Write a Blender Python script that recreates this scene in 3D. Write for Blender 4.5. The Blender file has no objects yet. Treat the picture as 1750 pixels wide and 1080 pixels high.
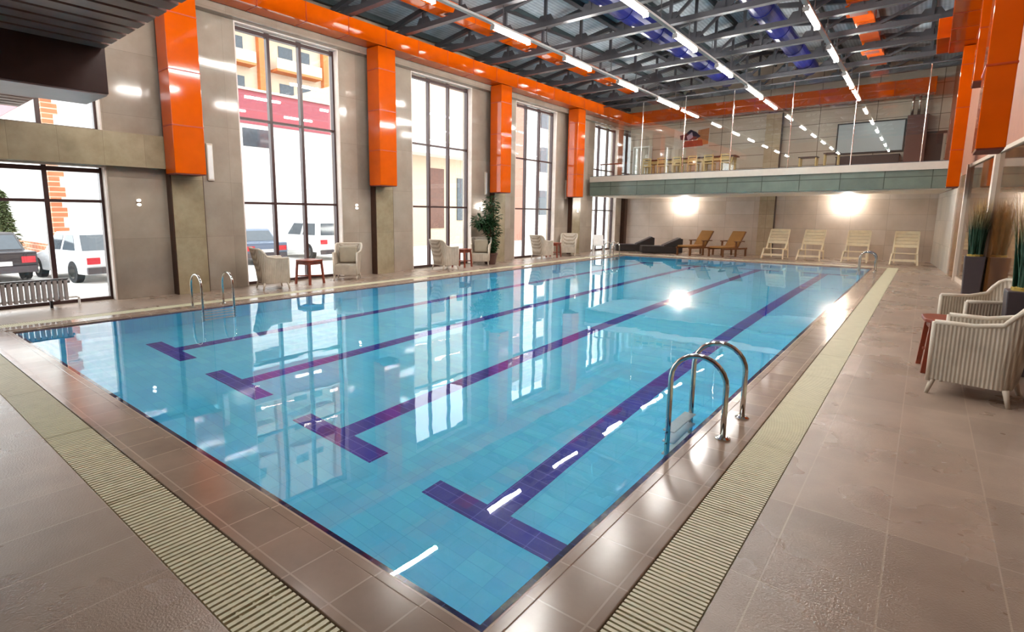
import bpy, bmesh, math, random
from mathutils import Vector, Matrix
random.seed(7)
C = bpy.context.scene.collection
SC = bpy.context.scene
PI = math.pi

# ------------------------------------------------------------------ camera, sky, exposure
def camera():
    yaw, pitch, roll = -.6958, -.1477, .0051
    cy, sy, cp, sp = math.cos(yaw), math.sin(yaw), math.cos(pitch), math.sin(pitch)
    f = Vector((sy*cp, cy*cp, sp)); r = Vector((cy, -sy, 0)); u = r.cross(f)
    c, s = math.cos(roll), math.sin(roll)
    r2 = c*r + s*u; u2 = -s*r + c*u
    m = Matrix((r2, u2, -f)).transposed().to_4x4()
    m.translation = Vector((0, 0, 1.7))
    d = bpy.data.cameras.new('camera')
    d.sensor_fit = 'HORIZONTAL'; d.sensor_width = 36
    d.lens = 917.33/1750*36
    d.shift_x = (875-809.53)/1750; d.shift_y = (504.19-540)/1750
    d.clip_start = .05; d.clip_end = 500
    o = bpy.data.objects.new('camera', d); C.objects.link(o); o.matrix_world = m
    SC.camera = o
camera()
W = bpy.data.worlds.new('overcast_sky'); SC.world = W; W.use_nodes = True
W.node_tree.nodes['Background'].inputs[0].default_value = (.93, .97, 1, 1)
W.node_tree.nodes['Background'].inputs[1].default_value = 4.4
SC.view_settings.view_transform = 'Standard'; SC.view_settings.look = 'None'
SC.view_settings.gamma = 1; SC.view_settings.use_curve_mapping = False
SC.view_settings.exposure = 0.32
SC.cycles.max_bounces = 12; SC.cycles.diffuse_bounces = 5; SC.cycles.glossy_bounces = 5
SC.cycles.sample_clamp_indirect = 60; SC.cycles.transmission_bounces = 8; SC.cycles.transparent_max_bounces = 24
TUBE_POWER = 122.0

# ------------------------------------------------------------------ materials
def lin(c):
    return tuple(((v/255)/12.92 if v/255 <= .04045 else ((v/255+.055)/1.055)**2.4) for v in c) + (1,)
def nt(name):
    m = bpy.data.materials.new(name); m.use_nodes = True
    t = m.node_tree; b = t.nodes['Principled BSDF']
    return m, t, b
def N(t, typ, **k):
    n = t.nodes.new(typ)
    for a, v in k.items(): setattr(n, a, v)
    return n
def objco(t, scale=(1, 1, 1)):
    tc = N(t, 'ShaderNodeTexCoord'); mp = N(t, 'ShaderNodeMapping')
    mp.inputs['Scale'].default_value = scale
    t.links.new(tc.outputs['Object'], mp.inputs['Vector'])
    return mp.outputs['Vector']
def mixc(t, fac, a, b, mode='MIX'):
    n = N(t, 'ShaderNodeMix', data_type='RGBA', blend_type=mode)
    if hasattr(fac, 'is_output') or not isinstance(fac, (int, float)): t.links.new(fac, n.inputs[0])
    else: n.inputs[0].default_value = fac
    for i, v in ((6, a), (7, b)):
        if isinstance(v, tuple): n.inputs[i].default_value = v
        else: t.links.new(v, n.inputs[i])
    return n.outputs[2]
def noise(t, vec, scale, detail=3, rough=.55):
    n = N(t, 'ShaderNodeTexNoise'); n.inputs['Scale'].default_value = scale
    n.inputs['Detail'].default_value = detail; n.inputs['Roughness'].default_value = rough
    t.links.new(vec, n.inputs['Vector']); return n.outputs['Fac']
def ramp(t, fac, lo, hi):
    n = N(t, 'ShaderNodeMapRange'); t.links.new(fac, n.inputs[0])
    n.inputs[1].default_value = lo; n.inputs[2].default_value = hi
    return n.outputs[0]
def bump(t, b, h, strength=.3, dist=.01, prev=None):
    n = N(t, 'ShaderNodeBump'); n.inputs['Strength'].default_value = strength
    n.inputs['Distance'].default_value = dist; t.links.new(h, n.inputs['Height'])
    if prev: t.links.new(prev, n.inputs['Normal'])
    if b: t.links.new(n.outputs[0], b.inputs['Normal'])
    return n.outputs[0]
def plain(name, c, rough=.5, metal=0, var=.12, vscale=6, spec=.5, bmp=0, bscale=60, c2=None):
    m, t, b = nt(name)
    v = objco(t)
    f = ramp(t, noise(t, v, vscale), .3, .7)
    a = lin(c); d = lin(c2) if c2 else tuple(x*(1-var) for x in a[:3]) + (1,)
    t.links.new(mixc(t, f, d, a), b.inputs['Base Color'])
    b.inputs['Roughness'].default_value = rough; b.inputs['Metallic'].default_value = metal
    b.inputs['Specular IOR Level'].default_value = spec
    if bmp: bump(t, b, noise(t, v, bscale), bmp)
    return m
def tiled(name, c, c2, grout, size, gap=.004, rough=.2, axes='XY', rot=0, offset=0, nscale=1.5, bmp=0, bscale=120, gstr=.4, spec=.5, rvar=0):
    """stone or ceramic tiles with joints; axes say which two object axes carry the grid"""
    m, t, b = nt(name)
    tc = N(t, 'ShaderNodeTexCoord')
    sp = N(t, 'ShaderNodeSeparateXYZ'); t.links.new(tc.outputs['Object'], sp.inputs[0])
    cb = N(t, 'ShaderNodeCombineXYZ')
    t.links.new(sp.outputs[axes[0]], cb.inputs['X']); t.links.new(sp.outputs[axes[1]], cb.inputs['Y'])
    br = N(t, 'ShaderNodeTexBrick'); br.offset = offset; br.squash = 1
    t.links.new(cb.outputs[0], br.inputs['Vector'])
    br.inputs['Scale'].default_value = 1
    br.inputs['Brick Width'].default_value = size[0]; br.inputs['Row Height'].default_value = size[1]
    br.inputs['Mortar Size'].default_value = gap; br.inputs['Mortar Smooth'].default_value = .1
    br.inputs['Color1'].default_value = (0, 0, 0, 1); br.inputs['Color2'].default_value = (1, 1, 1, 1); br.inputs['Mortar'].default_value = (.5, .5, .5, 1)
    n1 = noise(t, tc.outputs['Object'], nscale, 6, .6)
    f = ramp(t, n1, .3, .7)
    col = mixc(t, f, lin(c), lin(c2))
    tone = mixc(t, .12, col, br.outputs['Color'], 'OVERLAY')
    t.links.new(mixc(t, br.outputs['Fac'], tone, lin(grout)), b.inputs['Base Color'])
    b.inputs['Specular IOR Level'].default_value = spec
    if rvar:
        mr = N(t, 'ShaderNodeMapRange'); t.links.new(noise(t, tc.outputs['Object'], 1.1, 4), mr.inputs[0])
        mr.inputs[1].default_value = .35; mr.inputs[2].default_value = .65
        mr.inputs[3].default_value = rough-rvar; mr.inputs[4].default_value = rough+rvar
        t.links.new(mr.outputs[0], b.inputs['Roughness'])
    else: b.inputs['Roughness'].default_value = rough
    inv = N(t, 'ShaderNodeMath', operation='SUBTRACT'); inv.inputs[0].default_value = 1
    t.links.new(br.outputs['Fac'], inv.inputs[1])
    p = bump(t, None if bmp else b, inv.outputs[0], gstr, .004)
    if bmp: bump(t, b, noise(t, tc.outputs['Object'], bscale, 2), bmp, .004, p)
    return m
def bands(name, c, c2, axis='X', scale=40, rough=.6, bmp=.5, spec=.4, dist=.004):
    """a woven or slatted surface: parallel ribs along one axis"""
    m, t, b = nt(name)
    v = objco(t)
    w = N(t, 'ShaderNodeTexWave', wave_type='BANDS', bands_direction=axis)
    w.inputs['Scale'].default_value = scale; w.inputs['Distortion'].default_value = .4
    t.links.new(v, w.inputs['Vector'])
    col = mixc(t, w.outputs['Fac'], lin(c2), lin(c))
    col = mixc(t, ramp(t, noise(t, v, 5), .35, .75), col, mixc(t, .25, col, (0, 0, 0, 1)))
    t.links.new(col, b.inputs['Base Color']); b.inputs['Roughness'].default_value = rough
    b.inputs['Specular IOR Level'].default_value = spec
    bump(t, b, w.outputs['Fac'], bmp, dist)
    return m
def emit(name, c, s):
    m, t, b = nt(name)
    b.inputs['Base Color'].default_value = (.9, .9, .9, 1)
    b.inputs['Emission Color'].default_value = c; b.inputs['Emission Strength'].default_value = s
    return m
def glassy(name, tint=(1, 1, 1, 1), ior=1.5, rough=0, boost=0.0):
    m = bpy.data.materials.new(name); m.use_nodes = True; t = m.node_tree
    t.nodes.remove(t.nodes['Principled BSDF'])
    fr = N(t, 'ShaderNodeFresnel'); ge = N(t, 'ShaderNodeNewGeometry')   # same reflectance from either face of the pane
    mr = N(t, 'ShaderNodeMapRange'); t.links.new(ge.outputs['Backfacing'], mr.inputs[0])
    mr.inputs[3].default_value = ior; mr.inputs[4].default_value = 1/ior; t.links.new(mr.outputs[0], fr.inputs['IOR'])
    ad = N(t, 'ShaderNodeMath', operation='ADD', use_clamp=True); ad.inputs[1].default_value = boost
    t.links.new(fr.outputs[0], ad.inputs[0])
    tr = N(t, 'ShaderNodeBsdfTransparent'); tr.inputs[0].default_value = tint
    gl = N(t, 'ShaderNodeBsdfGlossy'); gl.inputs['Roughness'].default_value = rough; gl.inputs['Color'].default_value = (1, 1, 1, 1)
    mx = N(t, 'ShaderNodeMixShader')
    t.links.new(ad.outputs[0], mx.inputs[0]); t.links.new(tr.outputs[0], mx.inputs[1]); t.links.new(gl.outputs[0], mx.inputs[2])
    t.links.new(mx.outputs[0], t.nodes['Material Output'].inputs[0])
    return m
def water_mat():
    m, t, b = nt('pool_water')
    b.inputs['Base Color'].default_value = (1, 1, 1, 1); b.inputs['Roughness'].default_value = 0
    b.inputs['IOR'].default_value = 1.333; b.inputs['Transmission Weight'].default_value = 1
    v = objco(t, (1, .55, 1))
    n1 = noise(t, v, .8, 2, .4); n2 = noise(t, v, 3.2, 2, .5)
    p = bump(t, None, n1, .05, .10)
    bump(t, b, n2, .03, .025, p)
    return m
M = {}
M['floor'] = tiled('deck_tile', (164, 145, 128), (144, 126, 111), (172, 155, 138), (.44, .88),   .004, .29, 'XY', nscale=2.0, bmp=.6, bscale=95, rvar=.05, spec=.65)
M['coping'] = tiled('coping_tile', (154, 134, 118), (138, 119, 104), (174, 155, 138), (.31, .31), .005, .16, 'XY', nscale=3, rvar=.05, spec=.5)
M['grate'] = plain('grating_cream', (216, 211, 180), .45, var=.1, vscale=9)
M['channel'] = plain('channel_dark', (66, 60, 48), .6)
M['navy'] = tiled('navy_tile', (14, 22, 92), (10, 15, 70), (40, 52, 120), (.25, .125), .004, .12, 'XY')
M['lane'] = tiled('lane_tile', (28, 34, 164), (20, 24, 138), (84, 92, 196), (.25, .125), .004, .3, 'XY')
M['basin'] = tiled('basin_tile', (92, 214, 246), (80, 206, 240), (70, 196, 234), (.25, .125), .003, .3, 'XY', nscale=.7, gstr=.1)
M['water'] = water_mat()
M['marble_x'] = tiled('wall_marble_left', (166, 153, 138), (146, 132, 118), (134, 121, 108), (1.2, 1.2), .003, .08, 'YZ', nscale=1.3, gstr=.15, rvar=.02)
M['marble_y'] = tiled('wall_marble_back', (226, 212, 200), (208, 194, 180), (176, 160, 146), (1.2, .6), .004, .2, 'XZ', nscale=1.2, gstr=.15)
M['marble_up'] = tiled('wall_marble_upper', (216, 202, 184), (202, 186, 168), (120, 106, 92), (1.9, .55), .012, .3, 'XZ', nscale=1.2, gstr=.2)
M['pier'] = tiled('pier_travertine', (166, 152, 124), (140, 125, 98), (126, 111, 88), (.7, 1.2), .003, .25, 'YZ', nscale=2.6, gstr=.15)
M['pilaster'] = tiled('pilaster_travertine', (208, 190, 160), (188, 164, 130), (150, 130, 102), (.7, .6), .006, .3, 'XZ', nscale=2.4, gstr=.2)
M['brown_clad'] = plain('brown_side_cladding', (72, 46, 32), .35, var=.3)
M['reveal'] = plain('pale_reveal_plaster', (222, 208, 198), .6)
M['frame'] = plain('window_frame_brown', (66, 40, 38), .35, var=.2)
M['orange'] = plain('orange_duct_paint', (206, 84, 4), .07, var=.16, vscale=2, spec=.4)
M['orange_seam'] = plain('orange_seam', (176, 58, 6), .35)
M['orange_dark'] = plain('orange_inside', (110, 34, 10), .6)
M['steel'] = plain('truss_steel_grey', (74, 74, 78), .42, var=.2, spec=.6)
M['deckroof'] = bands('roof_sheet', (176, 186, 192), (150, 160, 166), 'X', 3.2, .5, .3)
M['purlin'] = plain('purlin_dark', (44, 56, 58), .5)
M['blue'] = plain('blue_duct_foil', (20, 28, 104), .3, var=.35, vscale=4)
M['track'] = plain('lamp_housing_grey', (170, 168, 164), .45)
M['tube'] = emit('lamp_tube_glow', (1, .97, .92, 1), TUBE_POWER)
M['sconce'] = emit('wall_lamp_glow', (1, .97, .92, 1), 175)
M['lamp_glint'] = emit('lamp_glint_glow', (1, .95, .86, 1), 3)  # emission imitates a lamp mirrored in the polished wall
M['glass'] = glassy('window_glass', (.97, .985, .98, 1))
M['glass_in'] = glassy('balcony_glass', (.95, .97, .96, 1), 1.5, 0, .05)
M['glass_dark'] = plain('brown_reflective_glass', (112, 72, 36), .05, var=.5, vscale=1.2, spec=.25, c2=(56, 36, 22))
M['concrete'] = plain('balcony_concrete', (198, 188, 174), .5, var=.08)
M['fascia'] = tiled('green_grey_panel', (110, 122, 110), (96, 108, 98), (62, 70, 62), (1.22, 3), .012, .25, 'XZ', nscale=2)
M['soffit'] = plain('soffit_beige', (226, 212, 194), .6)
M['soffit_dark'] = plain('dark_timber_slats', (146, 112, 102), .35, var=.25, vscale=3)
M['beam_dark'] = plain('dark_brown_beam', (58, 38, 36), .3, var=.25)
M['beam_sheen'] = plain('beam_underside_sheen', (150, 138, 136), .4)  # pale tone stands for light reflected on the dark beam's underside
M['pinkwall'] = plain('pinkish_wall_paint', (158, 104, 80), .6, var=.1)
M['post'] = plain('aluminium_post', (206, 190, 172), .4, var=.08)
M['steel_bright'] = plain('polished_stainless', (205, 205, 200), .12, 1, var=.05)
M['tread'] = plain('ladder_tread', (200, 210, 210), .3, .6, bmp=.4, bscale=80)
M['wicker'] = bands('wicker_beige', (208, 196, 178), (164, 149, 131), 'X', 10.5, .55, .8)
M['wicker_y'] = bands('wicker_beige_side', (206, 194, 176), (162, 147, 129), 'Y', 10.5, .55, .8)
M['rim'] = plain('wicker_rim', (208, 196, 178), .5, bmp=.4, bscale=120)
M['cushion'] = plain('cushion_taupe', (160, 148, 128), .85, bmp=.2, bscale=200)
M['leg_pale'] = plain('chair_leg_pale', (198, 184, 166), .5)
M['redwood'] = plain('red_brown_wood', (136, 58, 34), .35, var=.35, vscale=9)
M['teak'] = plain('teak_wood', (128, 80, 40), .5, var=.3, vscale=10)
M['mustard'] = plain('mustard_cushion', (170, 122, 62), .85, bmp=.15, bscale=150)
M['palewood'] = plain('pale_slat_wood', (246, 230, 196), .5, var=.1)
M['dark_wicker'] = bands('dark_wicker', (66, 56, 52), (30, 25, 24), 'Z', 22, .55, .6)
M['leaf'] = plain('leaf_green', (44, 82, 42), .45, var=.6, vscale=7, c2=(22, 52, 26))
M['needle'] = plain('conifer_needles', (118, 132, 92), .6, var=.5, vscale=5)
M['bark'] = plain('bark', (92, 72, 52), .8)
M['pot_brown'] = plain('pot_brown', (84, 56, 46), .5)
M['planter'] = plain('planter_charcoal', (70, 62, 66), .4, var=.15)
M['moss'] = plain('yellow_moss', (172, 146, 66), .9, var=.4, vscale=30, bmp=.5)
M['white_pl'] = plain('white_plastic', (236, 234, 230), .4)
M['radiator'] = plain('radiator_enamel', (172, 166, 164), .4)
M['rad_dark'] = plain('radiator_dark', (84, 82, 84), .5)
M['black'] = plain('black_plastic', (20, 20, 22), .4)
M['white_wall'] = bands('white_siding', (242, 240, 236), (214, 212, 208), 'Z', 1.1, .6, .3)
M['brick'] = tiled('orange_brick', (190, 112, 76), (176, 96, 62), (206, 170, 146), (.5, .18), .02, .8, 'XZ', offset=.5)
M['maroon'] = plain('maroon_band', (148, 66, 76), .5, var=.1)
M['cream'] = plain('cream_render', (196, 176, 152), .7, var=.06)
M['apricot'] = plain('apricot_render', (190, 112, 58), .7, var=.08)
M['paving'] = plain('snowy_paving', (226, 220, 214), .8, var=.2, vscale=.9)
M['pane_dark'] = plain('dark_pane', (64, 72, 80), .1, var=.3)
M['car_glass'] = plain('car_glass', (70, 78, 86), .08)
M['tyre'] = plain('tyre', (24, 24, 26), .8)
M['tail'] = plain('tail_lamp_red', (190, 44, 56), .25)
M['screen'] = plain('projection_screen_grey', (206, 220, 226), .22, var=.08, vscale=1)
M['poster_w'] = plain('poster_white', (226, 216, 204), .4)
M['poster_n'] = plain('poster_navy', (40, 34, 66), .4)
M['poster_l'] = plain('poster_lilac', (184, 176, 206), .4)
M['poster_r'] = plain('poster_red', (190, 82, 66), .4, var=.3, vscale=5)
M['poster_o'] = plain('poster_orange', (208, 140, 92), .4, var=.2, vscale=4)
M['box_brown'] = plain('red_brown_panel', (104, 58, 48), .4)
M['chrome'] = plain('chrome_pipe', (220, 214, 204), .15, .9)
M['lightwood'] = plain('light_beech', (204, 176, 120), .5, var=.2, vscale=8)

# ------------------------------------------------------------------ mesh helpers
class MB:
    def __init__(s): s.b = bmesh.new()
    def quad(s, *p):
        s.b.faces.new([s.b.verts.new(q) for q in p]); return s
    def poly(s, pts): return s.quad(*pts)
    def hexa(s, p):            # 8 corners: bottom 0-3 ccw, top 4-7
        v = [s.b.verts.new(q) for q in p]
        for f in ((3, 2, 1, 0), (4, 5, 6, 7), (0, 1, 5, 4), (1, 2, 6, 5), (2, 3, 7, 6), (3, 0, 4, 7)):
            s.b.faces.new([v[i] for i in f])
        return s
    def box(s, x0, x1, y0, y1, z0, z1):
        return s.hexa([(x0, y0, z0), (x1, y0, z0), (x1, y1, z0), (x0, y1, z0), (x0, y0, z1), (x1, y0, z1), (x1, y1, z1), (x0, y1, z1)])
    def bar(s, a, b, w, h=None, up=(0, 0, 1)):
        a = Vector(a); b = Vector(b); d = (b-a).normalized(); up = Vector(up)
        if abs(d.dot(up)) > .98: up = Vector((0, 1, 0))
        x = d.cross(up).normalized()*w/2; y = x.normalized().cross(d)*(h or w)/2
        return s.hexa([a-x-y, a+x-y, a+x+y, a-x+y, b-x-y, b+x-y, b+x+y, b-x+y])
    def taper(s, a, b, ra, rb, n=10):
        return s.tube([a, b], [ra, rb], n)
    def tube(s, pts, r, n=8, cap=True, closed=False):
        pts = [Vector(p) for p in pts]; k = len(pts)
        rs = r if isinstance(r, (list, tuple)) else [r]*k
        rings = []; prev = None
        for i, p in enumerate(pts):
            if closed: d = pts[(i+1) % k]-pts[i-1]
            else: d = pts[min(i+1, k-1)]-pts[max(i-1, 0)]
            d.normalize()
            if prev is None:
                a = Vector((0, 0, 1)) if abs(d.z) < .9 else Vector((1, 0, 0))
                x = d.cross(a).normalized()
            else: x = (prev-d*prev.dot(d)).normalized()
            prev = x; y = d.cross(x)
            rings.append([s.b.verts.new(p+(x*math.cos(2*PI*j/n)+y*math.sin(2*PI*j/n))*rs[i]) for j in range(n)])
        for i in range(k if closed else k-1):
            A, B = rings[i], rings[(i+1) % k]
            for j in range(n): s.b.faces.new((A[j], A[(j+1) % n], B[(j+1) % n], B[j]))
        if cap and not closed:
            s.b.faces.new(rings[0][::-1]); s.b.faces.new(rings[-1])
        return s
    def lathe(s, prof, n=20, c=(0, 0)):
        rings = [[s.b.verts.new((c[0]+r*math.cos(2*PI*j/n), c[1]+r*math.sin(2*PI*j/n), z)) for j in range(n)] for r, z in prof]
        for A, B in zip(rings, rings[1:]):
            for j in range(n): s.b.faces.new((A[j], A[(j+1) % n], B[(j+1) % n], B[j]))
        s.b.faces.new(rings[0][::-1]); s.b.faces.new(rings[-1]); return s
    def prism(s, prof, axis, a, b):    # 2-D outline extruded along an axis ('X': outline is (y,z); 'Y': (x,z); 'Z': (x,y))
        def P(u, v, w): return {'X': (w, u, v), 'Y': (u, w, v), 'Z': (u, v, w)}[axis]
        A = [s.b.verts.new(P(u, v, a)) for u, v in prof]; B = [s.b.verts.new(P(u, v, b)) for u, v in prof]
        n = len(prof)
        s.b.faces.new(A[::-1]); s.b.faces.new(B)
        for i in range(n): s.b.faces.new((A[i], A[(i+1) % n], B[(i+1) % n], B[i]))
        return s
    def grid(s, rows, closed=False):
        R = [[s.b.verts.new(p) for p in r] for r in rows]
        for A, B in zip(R, R[1:]):
            n = len(A)
            for j in range(n if closed else n-1): s.b.faces.new((A[j], A[(j+1) % n], B[(j+1) % n], B[j]))
        return s
    def build(s, name, m, parent=None, bevel=0, smooth=False, seg=2):
        bmesh.ops.recalc_face_normals(s.b, faces=s.b.faces)
        me = bpy.data.meshes.new(name); s.b.to_mesh(me); s.b.free()
        me.materials.append(M[m] if isinstance(m, str) else m)
        if smooth:
            for p in me.polygons: p.use_smooth = True
        o = bpy.data.objects.new(name, me); C.objects.link(o)
        if parent is not None: o.parent = parent
        if bevel:
            bv = o.modifiers.new('bevel', 'BEVEL'); bv.width = bevel; bv.segments = seg; bv.limit_method = 'ANGLE'
        return o
def box(*a): return MB().box(*a)
def tag(o, label, cat, group=None, kind=None):
    o['label'] = label; o['category'] = cat
    if group: o['group'] = group
    if kind: o['kind'] = kind
    return o
def thing(name, label, cat, loc=(0, 0, 0), rz=0, group=None):
    o = bpy.data.objects.new(name, None); C.objects.link(o); o.empty_display_size = .1
    o.location = loc; o.rotation_euler = (0, 0, rz)
    return tag(o, label, cat, group)
def struct(o): o['kind'] = 'structure'; return o
def kids(o): return [c for c in bpy.data.objects if c.parent == o]
def dup(root, loc, rz=0, label=None, group=None, scale=None):
    tree = {root: kids(root)}
    for c in tree[root]: tree[c] = kids(c)
    r = root.copy(); C.objects.link(r); r.location = loc; r.rotation_euler = (0, 0, rz)
    if label: r['label'] = label
    if group: r['group'] = group
    if scale: r.scale = scale
    for ch in tree[root]:
        c = ch.copy(); C.objects.link(c); c.parent = r
        for g in tree[ch]:
            d = g.copy(); C.objects.link(d); d.parent = c
    return r

ORD = ['first', 'second', 'third', 'fourth', 'fifth', 'sixth', 'seventh', 'eighth', 'ninth', 'tenth', 'eleventh', 'twelfth']
# ------------------------------------------------------------------ sizes of the hall
PX0, PX1, PY0, PY1 = -10.05, -1.25, 1.56, 22.45      # pool edge
WL, WREC, WWIN = -12.0, -12.22, -12.45                # left pier face, recessed panel face, window plane
WR, WB, WF = 2.3, 26.8, -3.0
def XR(y): return .42+.071*(24.8-y)                     # the right wall runs slightly askew                          # right wall, back wall, wall behind the camera
ZB, ZT = 5.95, 8.3
BY = 22.6                                             # balcony front
BZ = 3.45

# ------------------------------------------------------------------ floor, pool
def ring(mb, x0, x1, y0, y1, w, z0, z1, inner=None):
    """rectangular frame outside x0..x1,y0..y1 of width w"""
    mb.box(x0-w, x1+w, y0-w, y0, z0, z1); mb.box(x0-w, x1+w, y1, y1+w, z0, z1)
    mb.box(x0-w, x0, y0, y1, z0, z1); mb.box(x1, x1+w, y0, y1, z0, z1); return mb
CW, GW = .37, .31                                     # coping and grating widths
cx0, cx1, cy0, cy1 = PX0-CW, PX1+CW, PY0-CW, PY1+CW
gx0, gx1, gy0, gy1 = cx0-GW, cx1+GW, cy0-GW, cy1+GW
fl = MB()
fl.box(WWIN-.1, WR+.3, WF, gy0, -.3, 0); fl.box(WWIN-.1, WR+.3, gy1, WB, -.3, 0)
fl.box(WWIN-.1, gx0, gy0, gy1, -.3, 0); fl.box(gx1, WR+.3, gy0, gy1, -.3, 0)
struct(fl.build('floor', 'floor'))
pool = thing('swimming_pool', 'long rectangular swimming pool with light blue basin and dark blue lane lines', 'swimming pool', (0, 0, 0))
D = -1.25
bs = MB()
bs.box(PX0-.3, PX1+.3, PY0-.3, PY1+.3, D-.2, D)
ring(bs, PX0, PX1, PY0, PY1, .3, D, -.075)
bs.build('basin', 'basin', pool)
ring(MB(), PX0+.05, PX1-.05, PY0+.05, PY1-.05, .07, -.11, -.045).build('waterline_band', 'navy', pool)
cp = MB()
def coping(mb):
    # gently domed lip: two strips with a shallow groove between them
    for a, b, z in ((0, .07, -.010), (.074, CW, 0)):
        x0, x1, y0, y1 = PX0-a, PX1+a, PY0-a, PY1+a
        ring(mb, x0, x1, y0, y1, b-a, -.09, z)
coping(cp); cp.build('coping', 'coping', pool, bevel=.006)
for (x, nm) in ((-2.40, 0), (-4.36, 0), (-6.42, 0), (-8.47, 0)):
    l = MB(); w = .115
    l.box(x-w, x+w, 3.2, 20.7, D, D+.004)
    l.box(x-.64, x+.64, 2.97, 3.2, D, D+.004); l.box(x-.64, x+.64, 20.7, 20.93, D, D+.004)
    l.build('lane_marking', 'lane', pool)
wt = MB().quad((PX0-.02, PY0-.02, -.03), (PX1+.02, PY0-.02, -.03), (PX1+.02, PY1+.02, -.03), (PX0-.02, PY1+.02, -.03))
tag(wt.build('pool_water', 'water'), 'still clear water filling the blue pool', 'water', kind='stuff')
def grating(label, x0, x1, y0, y1):
    t = thing('drain_grating', label, 'drain grating', ((x0+x1)/2, (y0+y1)/2, 0), 0, 'overflow gratings round the pool')
    hx, hy = (x1-x0)/2, (y1-y0)/2
    box(-hx, hx, -hy, hy, -.06, -.03).build('channel', 'channel', t)
    s = MB(); p = .029 if hx < hy else .036
    if hx < hy:
        n = int(2*hy/p)
        for i in range(n):
            y = -hy+(i+.5)*p
            k = .007 if i % 40 == 39 else .31*p
            s.box(-hx+.008, hx-.008, y-k, y+k, -.03, -.002)
        for x in (-hx*.5, 0, hx*.5): s.box(x-.006, x+.006, -hy, hy, -.03, -.010)
    else:
        n = int(2*hx/p)
        for i in range(n):
            x = -hx+(i+.5)*p
            k = .007 if i % 40 == 39 else .31*p
            s.box(x-k, x+k, -hy+.008, hy-.008, -.03, -.002)
        for y in (-hy*.5, 0, hy*.5): s.box(-hx, hx, y-.006, y+.006, -.03, -.010)
    s.build('slats', 'grate', t)
grating('cream slatted grating along the right side of the pool beside the chairs', cx1, gx1, gy0, gy1)
grating('cream slatted grating along the near end of the pool', gx0, cx1, gy0, cy0)
grating('pale grating along the window side of the pool', gx0, cx0, cy0, gy1)
grating('pale grating along the far end of the pool below the balcony', cx0, cx1, cy1, gy1)

# ------------------------------------------------------------------ left wall: recessed panels, windows, pillars, beam
PIERS = [(-.85, -.2), (4.63, 5.3), (10.03, 10.7), (15.5, 16.17), (21.1, 21.85), (26.5, 26.8)]
WINS = [(-3, 3.57), (6.27, 9.05), (11.66, 14.5), (17.06, 20.0), (23.35, 25.9)]
wl = MB()
ys = [WF]
def panel(y0, y1, z0=0, z1=ZB): wl.box(WREC-.42, WREC, y0, y1, z0, z1)
edges = [(3.57, 6.27), (9.05, 11.66), (14.5, 17.06), (20.0, 23.35), (25.9, WB+.2)]
for a, b in edges: panel(a, b)
wl.box(WREC-.42, WL, WF, WB+.2, ZB, 6.6)                      # beam over the windows
wl.box(WREC-.42, WREC-.05, WF, WB+.2, 6.6, 7.0)
for a, b in WINS[1:]: wl.box(WREC-.42, WREC-.05, a, b, -.3, .02)
struct(wl.build('wall_left', 'marble_x'))
sp = MB(); sp.box(WREC-.42, WL, WF, 4.63, 2.6, 3.24)
struct(sp.build('trim_1', 'pier'))
for i, (a, b) in enumerate(PIERS):
    if i == 0: continue
    lab = ['', 'travertine pillar behind the nearest long orange duct, by the pool ladder', 'travertine pillar between the first and second tall windows',
           'travertine pillar behind the tall leafy potted plant', 'travertine pillar where the balcony meets the window wall', 'dark pillar in the far left corner under the balcony'][i]
    t = thing('pillar', lab, 'pillar', (WL, a, 0), 0, 'pillars along the window wall')
    box(-.62, 0, .02, b-a-.02, 0, ZB).build('shaft', 'pier' if i < 5 else 'brown_clad', t)
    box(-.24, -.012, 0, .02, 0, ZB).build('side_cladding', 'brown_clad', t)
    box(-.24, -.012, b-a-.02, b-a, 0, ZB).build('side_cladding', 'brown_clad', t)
nw = [0]
def window(y0, y1, z0, z1, mull, trans, sill=.06, thick=.075, low_thick=None):
    nw[0] += 1
    w = thing('window_%d' % nw[0], '', '', (WWIN, y0, z0)); del w['label']; del w['category']; w['kind'] = 'structure'
    L, H = y1-y0, z1-z0; t = thick/2
    f = MB()
    f.box(-.06, .06, 0, thick, 0, H); f.box(-.06, .06, L-thick, L, 0, H)
    f.box(-.06, .06, thick, L-thick, 0, sill); f.box(-.06, .06, thick, L-thick, H-.13, H-.05)
    f.build('frame', 'frame', w)
    for y in mull: box(-.055, .055, y-y0-t, y-y0+t, sill, H).build('mullion', 'frame', w)
    for z in trans: box(-.045, .045, thick, L-thick, z-z0-.028, z-z0+.028).build('transom', 'frame', w)
    zs = [sill]+[z-z0 for z in trans]+[H]; yy = [thick]+[y-y0 for y in mull]+[L-thick]
    for a, b in zip(yy, yy[1:]):
        for c, d in zip(zs, zs[1:]):
            box(-.006, .006, a, b, c, d).build('pane', 'glass', w)
    r = MB()
    r.box(.06, WREC-WWIN-.004, L-.03, L+.004, 0, H); r.box(.06, WREC-WWIN-.004, -.004, .03, 0, H)
    r.box(.06, WREC-WWIN-.004, .03, L-.03, H-.03, H)
    r.build('reveal', 'reveal', w)
    return w
window(-3, 3.57, 0, 2.6, [-1.2, .9, 2.64], [1.93])
window(-3, 3.57, 3.24, ZB, [-1.2, .9, 2.64], [])
for (a, b), ml in zip(WINS[1:], ([7.18, 8.03], [12.6, 13.52], [18.02, 18.97], [24.2, 25.1])):
    window(a, b, .02, ZB, ml, [1.96, 3.9])

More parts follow.
